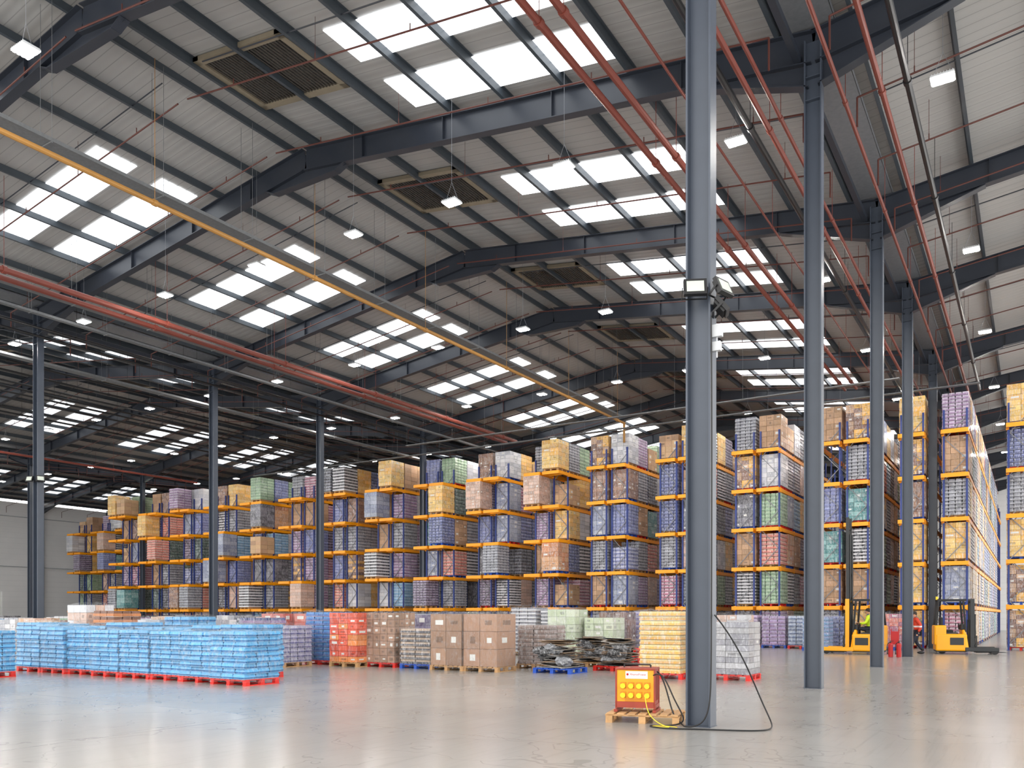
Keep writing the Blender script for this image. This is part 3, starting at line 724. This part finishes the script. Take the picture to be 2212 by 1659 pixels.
def truck(x,y,rz,mast_h,label,om):
    e=ob('reach_truck',None,loc=(x,y,0),rz=rz,label=label,cat='forklift truck')
    b=MB(); b.box(-.45,0,.47,1.15,1.15,.7); b.box(-.85,0,.76,.45,1.12,.82); b.hexa([(-.05,-.52,.2),(.2,-.52,.2),(.2,.52,.2),(-.05,.52,.2),(-.05,-.52,1.0),(.08,-.52,1.0),(.08,.52,1.0),(-.05,.52,1.0)])
    bevel(mob('chassis',b,[M_tyellow],parent=e),.12,4)
    b=MB(); b.box(-.45,0,.84,.5,.95,.08); b.box(0.0,0,1.1,.14,.8,.22); b.box(-.45,0,.13,1.12,1.0,.1)
    for sy in (-1,1): b.box(-.25,sy*.578,.52,.5,.02,.3)
    bevel(mob('console',b,[M_dark],parent=e),.02)
    b=MB(); b.box(-.55,.05,.92,.42,.48,.12); b.box(-.78,.05,1.22,.12,.46,.55); bevel(mob('seat',b,[M_black],parent=e),.04,3)
    b=MB()
    for k in range(16):
        a0,a1=2*math.pi*k/16,2*math.pi*(k+1)/16
        b.cyl((-.12+.13*math.cos(a0),.2+.13*math.sin(a0),1.24),(-.12+.13*math.cos(a1),.2+.13*math.sin(a1),1.24),.013,6)
    b.cyl((-.1,.2,1.0),(-.12,.2,1.24),.02,8); b.cyl((-.25,.2,1.24),(.01,.2,1.24),.01,6); mob('steering_wheel',b,[M_black],parent=e)
    b=MB()
    for sy in (-.48,.48):
        b.bar((-1.0,sy,1.1),(-.9,sy,2.2),.08,.07,up=(1,0,0)); b.bar((.08,sy,.9),(-.02,sy,2.2),.07,.07,up=(1,0,0)); b.bar((-.95,sy,2.2),(.1,sy,2.2),.09,.08)
    for k in range(8): b.bar((-.9+.135*k,-.48,2.2),(-.9+.135*k,.48,2.2),.035,.05)
    mob('overhead_guard',b,[M_black],parent=e)
    b=MB()
    for sy in (-.36,.36):
        b.box(.33,sy*.8,mast_h/2+.1,.12,.06,mast_h)
        b.cyl((.24,sy*.7,.2),(.24,sy*.7,mast_h-.6),.03,10)
    zz=.4
    while zz<mast_h: b.box(.33,0,zz,.05,.62,.08); zz+=.95
    mob('inner_mast',b,[M_dark],parent=e)
    b=MB()
    for sy in (-.36,.36): b.box(.33,sy,.1+1.1,.15,.07,2.1)
    b.box(.33,0,2.15,.1,.75,.08); mob('outer_mast',b,[om],parent=e)
    b=MB()
    for zz in (.35,.7): b.box(.45,0,zz,.04,.75,.09)
    for k in range(6): b.box(.44,-.35+.14*k,1.15,.03,.025,.9)
    b.box(.44,0,1.6,.04,.78,.05)
    mob('fork_carriage',b,[M_dark],parent=e)
    for sy in (-.25,.25):
        b=MB(); b.box(.49,sy,.4,.045,.11,.7); b.hexa([(.47,sy-.055,.05),(1.6,sy-.05,.07),(1.6,sy+.05,.07),(.47,sy+.055,.05),(.47,sy-.055,.1),(1.6,sy-.05,.08),(1.6,sy+.05,.08),(.47,sy+.055,.1)]); mob('fork',b,[M_dark],parent=e)
    for sy in (-.55,.55):
        b=MB(); b.box(.65,sy,.2,1.2,.13,.16); bevel(mob('outrigger_leg',b,[om],parent=e),.02)
        b=MB(); b.cyl((1.1,sy-.05,.14),(1.1,sy+.05,.14),.14,20); mob('wheel',b,[M_black],parent=e)
    b=MB(); b.cyl((-.75,-.2,.16),(-.75,.2,.16),.16,20); mob('wheel',b,[M_black],parent=e)
    b=MB(); b.cyl((-.9,.3,2.23),(-.9,.3,2.36),.05,12); mob('beacon',b,[M_orange],parent=e)
truck(-6.1,36.6,math.radians(180),5.5,'yellow reach truck with tall dark mast and seated driver',M_tyellow)
truck(-2.45,38.9,math.radians(10),2.0,'yellow reach truck with black overhead guard',M_dark)

# ------------------------------------------------------------------ people
M_skin=paint('skin',(.80,.60,.50),.5,var=.05); M_hair=paint('dark_hair',(.14,.10,.08),.7)
def vest(name,c):
    m,t,p=nt(name); tc=N(t,'ShaderNodeTexCoord'); sx=N(t,'ShaderNodeSeparateXYZ'); t.links.new(tc.outputs['Object'],sx.inputs[0])
    a=math_(t,'LESS_THAN',math_(t,'ABSOLUTE',math_(t,'SUBTRACT',sx.outputs[2],1.12)),.03)
    t.links.new(mixc(t,a,lin(c),(.75,.76,.78)),p.inputs['Base Color']); p.inputs['Roughness'].default_value=.6; return m
M_org=vest('hi_vis_red_orange',(.78,.22,.12)); M_lime=vest('hi_vis_lime',(.80,.92,.15))
M_trs=paint('navy_trousers',(.12,.14,.2),.8); M_shoe=paint('black_boots',(.07,.07,.07),.5)
def skinned(pts,edges,rad):
    me=bpy.data.meshes.new('tmp'); me.from_pydata([tuple(p) for p in pts],edges,[]); o=bpy.data.objects.new('tmp',me); C.objects.link(o)
    o.modifiers.new('s','SKIN')
    for i,r_ in enumerate(rad): me.skin_vertices[0].data[i].radius=(r_,r_)
    me.skin_vertices[0].data[0].use_root=True
    sb=o.modifiers.new('u','SUBSURF'); sb.levels=1; sb.render_levels=1
    dg=bpy.context.evaluated_depsgraph_get(); ev=o.evaluated_get(dg); m2=bpy.data.meshes.new_from_object(ev)
    vs=[tuple(v.co) for v in m2.vertices]; fs=[tuple(p.vertices) for p in m2.polygons]
    bpy.data.objects.remove(o); b=MB(); b.v=vs; b.f=fs; b.m=[0]*len(fs); b.c=[(1,1,1)]*len(fs); return b
def person(x,y,z,rz,J,vestm,label,hat=None):
    e=ob('person',None,loc=(x,y,z),rz=rz,label=label,cat='person')
    names=['pel','spi','che','nkb','nek','hed','lh','lk','la','lt','rh','rk','ra','rt','ls','le','lw','lp','rs','re','rw','rp']
    P=[Vector(J[n_]) for n_ in names]; I={n_:i for i,n_ in enumerate(names)}
    E=[('pel','spi'),('spi','che'),('che','nkb'),('nkb','nek'),('nek','hed'),('pel','lh'),('lh','lk'),('lk','la'),('la','lt'),('pel','rh'),('rh','rk'),('rk','ra'),('ra','rt'),('nkb','ls'),('ls','le'),('le','lw'),('lw','lp'),('nkb','rs'),('rs','re'),('re','rw'),('rw','rp')]
    rad=dict(pel=.12,spi=.115,che=.13,nkb=.085,nek=.055,hed=.06,lh=.09,lk=.058,la=.04,lt=.035,ls=.06,le=.042,lw=.028,lp=.032)
    for k in list(rad):
        if k[0]=='l': rad['r'+k[1:]]=rad[k]
    ed=[(I[a],I[c]) for a,c in E]; rr=[rad[n_] for n_ in names]
    pts=list(P)
    for sd in ('l','r'):
        w,h=J[sd+'w'],J[sd+'p']; d=(Vector(h)-Vector(w)).normalized(); sv=Vector((0,1,0)); sg=1 if sd=='l' else -1
        a=d.cross(sv)
        if a.length<.1: a=Vector((1,0,0))
        a.normalize()
        for k,(off,ln) in enumerate(((-.026,.07),(-.009,.08),(.009,.078),(.026,.062))):
            b0=Vector(h)+a*off+d*.03; b1=b0+d*ln*.5; b2=b1+(d*.8-sv*sg*.6).normalized()*ln*.45
            i0=len(pts); pts+= [b0,b1,b2]; rr+=[.009,.0085,.0075]; ed+=[(I[sd+'p'],i0),(i0,i0+1),(i0+1,i0+2)]
        b0=Vector(w)+d*.03-a*.03; b1=b0+(d*.6-a*.5).normalized()*.045; i0=len(pts); pts+=[b0,b1]; rr+=[.011,.009]; ed+=[(I[sd+'w'],i0),(i0,i0+1)]
    b=skinned(pts,ed,rr)
    h=Vector(J['hed']); hc=h+Vector((.015,0,.055))
    b.ell(hc.x,hc.y,hc.z,.098,.077,.118,nu=20,nv=14); b.ell(hc.x+.03,hc.y,hc.z-.06,.06,.055,.05)
    b.ell(hc.x+.1,hc.y,hc.z-.015,.018,.013,.026,nu=8,nv=6)
    for s in (-1,1): b.ell(hc.x-.005,hc.y+s*.078,hc.z-.01,.018,.009,.03,nu=8,nv=6)
    o=mob('body',b,[M_skin],parent=e); m=o.modifiers.new('r','REMESH'); m.mode='VOXEL'; m.voxel_size=.009; m.use_smooth_shade=True
    for s in (-1,1):
        b=MB(); b.ell(hc.x+.088,hc.y+s*.03,hc.z+.005,.01,.013,.008,nu=8,nv=6); mob('eye',b,[M_black],parent=e)
    b=MB(); b.box(hc.x+.086,hc.y,hc.z-.06,.008,.045,.008); mob('mouth',b,[M_pr],parent=e)
    b=MB()
    def fn(p):
        p[2]=max(p[2],hc.z+.03 if p[0]>hc.x+.05 else hc.z-.03); return p
    b.ell(hc.x-.008,hc.y,hc.z+.012,.106,.086,.12,nu=20,nv=12,fn=fn); mob('hair' if not hat else 'safety_helmet',b,[hat or M_hair],smooth=True,parent=e)
    jn=['pel','spi','che','nkb','ls','le','lw','rs','re','rw']; ji={n_:i for i,n_ in enumerate(jn)}
    je=[(ji[a],ji[c]) for a,c in E if a in ji and c in ji]
    b=skinned([J[n_] for n_ in jn],je,[rad[n_]+.02 for n_ in jn]); mob('jacket',b,[vestm],smooth=True,parent=e)
    jn=['pel','lh','lk','la','rh','rk','ra']; ji={n_:i for i,n_ in enumerate(jn)}
    je=[(ji[a],ji[c]) for a,c in E if a in ji and c in ji]
    b=skinned([J[n_] for n_ in jn],je,[rad[n_]+.018 for n_ in jn]); mob('trousers',b,[M_trs],smooth=True,parent=e)
    for sd in 'lr':
        a=Vector(J[sd+'a']); t_=Vector(J[sd+'t']); b=MB()
        b.ell((a.x+t_.x)/2,a.y,t_.z+.015,.145,.055,.055,fn=lambda p:[p[0],p[1],max(t_.z-.035,p[2])]); b.cyl((a.x,a.y,a.z-.03),(a.x,a.y,a.z+.09),.055,12); mob('boot',b,[M_shoe],smooth=True,parent=e)
    return e
WK=dict(pel=(0,0,.93),spi=(.02,0,1.12),che=(.05,0,1.3),nkb=(.07,0,1.44),nek=(.09,0,1.51),hed=(.11,0,1.57),lh=(0,.09,.88),lk=(.2,.1,.5),la=(.27,.1,.1),lt=(.42,.1,.035),rh=(0,-.09,.88),rk=(.02,-.1,.47),ra=(-.22,-.1,.16),rt=(-.1,-.1,.04),
  ls=(.05,.19,1.39),le=(-.08,.24,1.13),lw=(.02,.25,.9),lp=(.05,.25,.83),rs=(.05,-.19,1.39),re=(.14,-.24,1.13),rw=(.36,-.21,1.02),rp=(.43,-.2,1.0))
person(-3.98,37.6,0,math.radians(200),WK,M_org,'person walking in red-orange hi-vis jacket and dark trousers')
ST=dict(pel=(0,0,.1),spi=(0,0,.3),che=(.02,0,.5),nkb=(.03,0,.64),nek=(.04,0,.71),hed=(.06,0,.77),lh=(.04,.1,.08),lk=(.42,.13,.12),la=(.45,.13,-.3),lt=(.58,.13,-.36),rh=(.04,-.1,.08),rk=(.42,-.13,.12),ra=(.45,-.13,-.3),rt=(.58,-.13,-.36),
  ls=(.02,.19,.58),le=(.12,.26,.34),lw=(.36,.2,.32),lp=(.43,.19,.33),rs=(.02,-.19,.58),re=(.12,-.26,.34),rw=(.36,-.2,.32),rp=(.43,-.19,.33))
person(-5.62,36.55,.92,math.radians(180),ST,M_lime,'seated truck driver in lime hi-vis jacket gripping the controls')

# ------------------------------------------------------------------ light, camera
w=bpy.data.worlds.new('World'); S.world=w; w.use_nodes=True
bg=w.node_tree.nodes['Background']; bg.inputs[0].default_value=(1,.985,.955,1); bg.inputs[1].default_value=3.0

cam=bpy.data.cameras.new('Camera'); co=bpy.data.objects.new('Camera',cam); C.objects.link(co)
co.location=(0,0,1.6); co.rotation_euler=(math.pi/2,0,math.radians(31.98))
cam.sensor_width=36; cam.lens=36*1800/2212; cam.shift_y=(1328-829.5)/2212; cam.clip_end=500
S.camera=co
S.view_settings.view_transform='Standard'
S.view_settings.exposure=0
